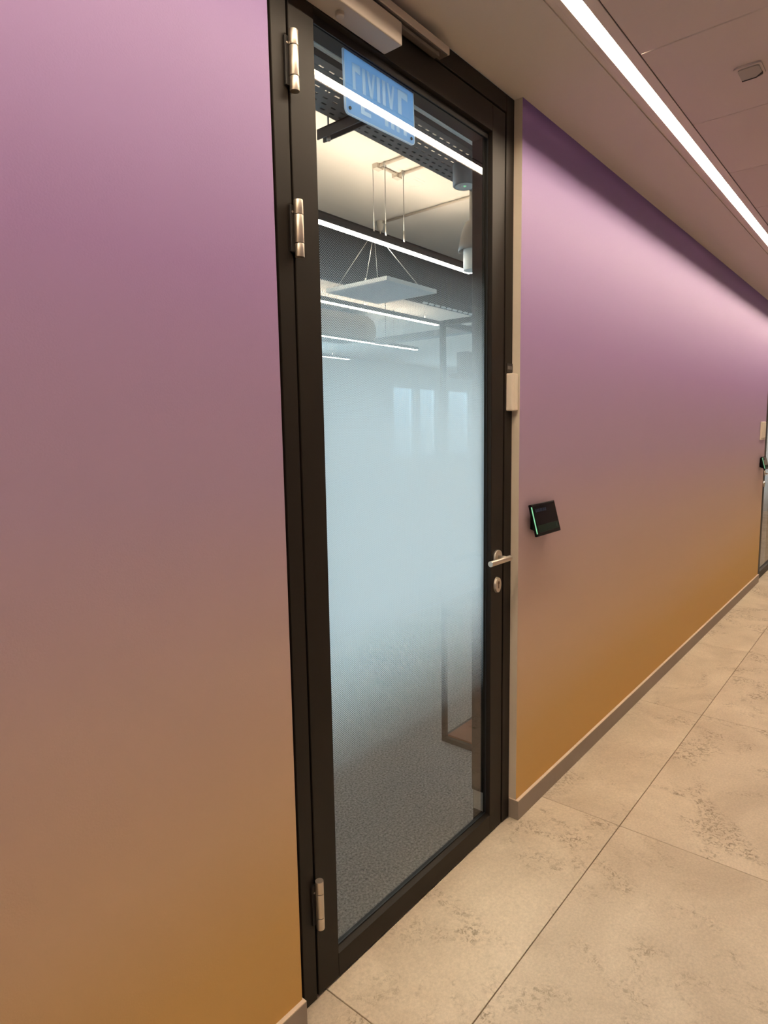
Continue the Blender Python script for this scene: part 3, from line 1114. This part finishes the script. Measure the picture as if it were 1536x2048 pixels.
# conduits on the room ceiling
for k, (pts, lab) in enumerate((
        ([(3.33, 0.73, RZ - 0.012), (3.33, 1.67, RZ - 0.012), (3.53, 1.67, RZ - 0.012), (3.53, 0.73, RZ - 0.012)], 'looped thin conduit on the ceiling above the nearest pendant light'),
        ([(4.19, 0.73, RZ - 0.014), (4.19, 2.38, RZ - 0.014)], 'straight conduit crossing the cream ceiling to a junction cup'))):
    c = MB()
    c.tube(pts, 0.009, 10)
    co = c.build('conduit', MT['conduit'], None, pts[0])
    tag(co, lab, 'conduit')
    if k == 1:
        q = MB()
        q.lathe([(0, -0.075), (0.018, -0.07), (0.030, -0.02), (0.034, 0.0)], (4.19, 2.38, RZ))
        q.cyl((4.19, 2.38, RZ - 0.16), (4.19, 2.38, RZ - 0.07), 0.005, 8)
        q.build('junction_cup', MT['conduit'], co)
    else:
        for x in (3.30, 3.50):
            MB().box(x, x + 0.06, 1.66, 1.70, RZ - 0.03, RZ).build('clamp', MT['conduit'], co)

# hanging white board
bd = root('hanging_board', (3.33, 1.66, 2.40))
tag(bd, 'square white board hanging level on thin wires below the black baffle', 'hanging board')
box_obj('board', MT['board'], (3.075, 3.58, 1.41, 1.91, 2.402, 2.422), bd, bevel=0.002)
rm = MB()
rm.box(3.071, 3.584, 1.404, 1.410, 2.400, 2.424)
rm.box(3.071, 3.584, 1.910, 1.916, 2.400, 2.424)
rm.box(3.069, 3.075, 1.404, 1.916, 2.400, 2.424)
rm.box(3.580, 3.586, 1.404, 1.916, 2.400, 2.424)
rm.build('rim', MT['board_edge'], bd)
wr = MB()
for a, b in (((3.10, 1.60), (3.33, 1.72)), ((3.49, 1.46), (3.33, 1.72)), ((3.12, 1.88), (3.33, 1.72)), ((3.54, 1.86), (3.33, 1.72))):
    wr.cyl((a[0], a[1], 2.422), (b[0], b[1], 2.80), 0.0022, 6)
    wr.cyl((a[0], a[1], 2.422), (a[0], a[1], 2.445), 0.006, 8)
wr.cyl((3.33, 1.72, 2.80), (3.33, 1.72, RZ), 0.0025, 6)
wr.build('wire', MT['galv'], bd)

# bell shaped pendant at the right edge of the glass
pl = root('bell_lamp', (3.80, 1.30, 2.6))
tag(pl, 'grey bell-shaped lamp with pale cylinder at the right edge of the glass', 'lamp')
q = MB()
q.lathe([(0.02, 0.50), (0.022, 0.20), (0.05, 0.185), (0.075, 0.12), (0.092, 0.04), (0.098, 0.0), (0.092, 0.002), (0.03, 0.05)], (3.862, 1.30, 2.70))
q.build('shade', MT['grey'], pl)
q = MB()
q.cyl((3.862, 1.30, 2.745), (3.862, 1.30, 2.575), 0.062, 28, bevel=0.004)
q.build('cylinder', MT['ring'], pl)

# grey fan coil unit on the ceiling, round-cornered
fc = MB()
prof = []
b = bmesh.new()
P = [(4.6, 2.775), (7.06, 2.80), (7.18, 2.83), (7.215, 2.90), (7.215, 3.0), (7.16, 3.08), (7.03, 3.135), (4.6, 3.10)]
fc.prism(P, 5.0, 5.5)
fco = fc.build('fan_coil', MT['fcu'], None, (6, 5.2, 3.1))
tag(fco, 'grey fan coil unit with rounded end hanging behind the third pendant light', 'air unit')
b.free()
q = MB()
for k in range(3):
    MB().cyl((5.2 + 0.8 * k, 5.25, 3.09), (5.2 + 0.8 * k, 5.25, RZ), 0.006, 8).build('rod', MT['galv'], fco)
q = MB()
for k in range(5):
    q.box(5.9, 7.0, 4.994, 5.002, 2.86 + 0.04 * k, 2.88 + 0.04 * k)
q.build('grille', MT['lamp_body'], fco)

# steel shelf frame with wooden base just inside on the right
sf = root('shelf_frame', (2.75, 0.37, 0))
tag(sf, 'brown steel tube shelf frame with reddish wood base inside the room', 'shelf')
sx0, sx1, sy0, sy1, sz = 2.432, 3.35, 0.15, 0.585, 1.985
tt = 0.022
for (x, y) in ((sx0, sy0), (sx1 - tt, sy0), (sx0, sy1 - tt), (sx1 - tt, sy1 - tt)):
    box_obj('post', MT['shelf_metal'], (x, x + tt, y, y + tt, 0, sz), sf, bevel=0.001)
for z in (0.0, sz - tt):
    fr = MB()
    fr.box(sx0 + tt, sx1 - tt, sy0, sy0 + tt, z, z + tt)
    fr.box(sx0 + tt, sx1 - tt, sy1 - tt, sy1, z, z + tt)
    fr.box(sx0, sx0 + tt, sy0 + tt, sy1 - tt, z, z + tt)
    fr.box(sx1 - tt, sx1, sy0 + tt, sy1 - tt, z, z + tt)
    fr.build('rail', MT['shelf_metal'], sf)
box_obj('base_board', MT['wood'], (sx0 + tt, sx1 - tt, sy0 + tt, sy1 - tt, 0.012, 0.030), sf)
box_obj('shelf_board', MT['shelf_metal'], (sx0 + 0.04, sx1 - tt, sy0 + tt, sy1 - tt, 1.735, 1.753), sf)
bx = MB().box(2.470, 2.75, 0.46, 0.52, 1.753, 1.845, bevel=0.003).build('display', MT['fcu'], None, (2.6, 0.49, 1.753))
tag(bx, 'small dark display standing on the upper shelf of the steel frame', 'display')
MB().box(2.478, 2.742, 0.4575, 0.4605, 1.760, 1.838).build('screen', MT['tablet'], bx)

# far ceiling beam in the room
bm_ = box_obj('ceiling_beam', MT['winframe'], (6.50, 6.66, 2.90, 4.42, 2.645, 2.715), None, 0, 1, (6.2, 5, 2.6))
tag(bm_, 'short dark grey beam hung from the ceiling above the shelf frame', 'beam')
for y in (3.0, 4.3):
    MB().cyl((6.58, y, 2.715), (6.58, y, RZ), 0.006, 8).build('rod', MT['galv'], bm_)

for o in bpy.data.objects:
    if '_o' in o.keys():
        del o['_o']
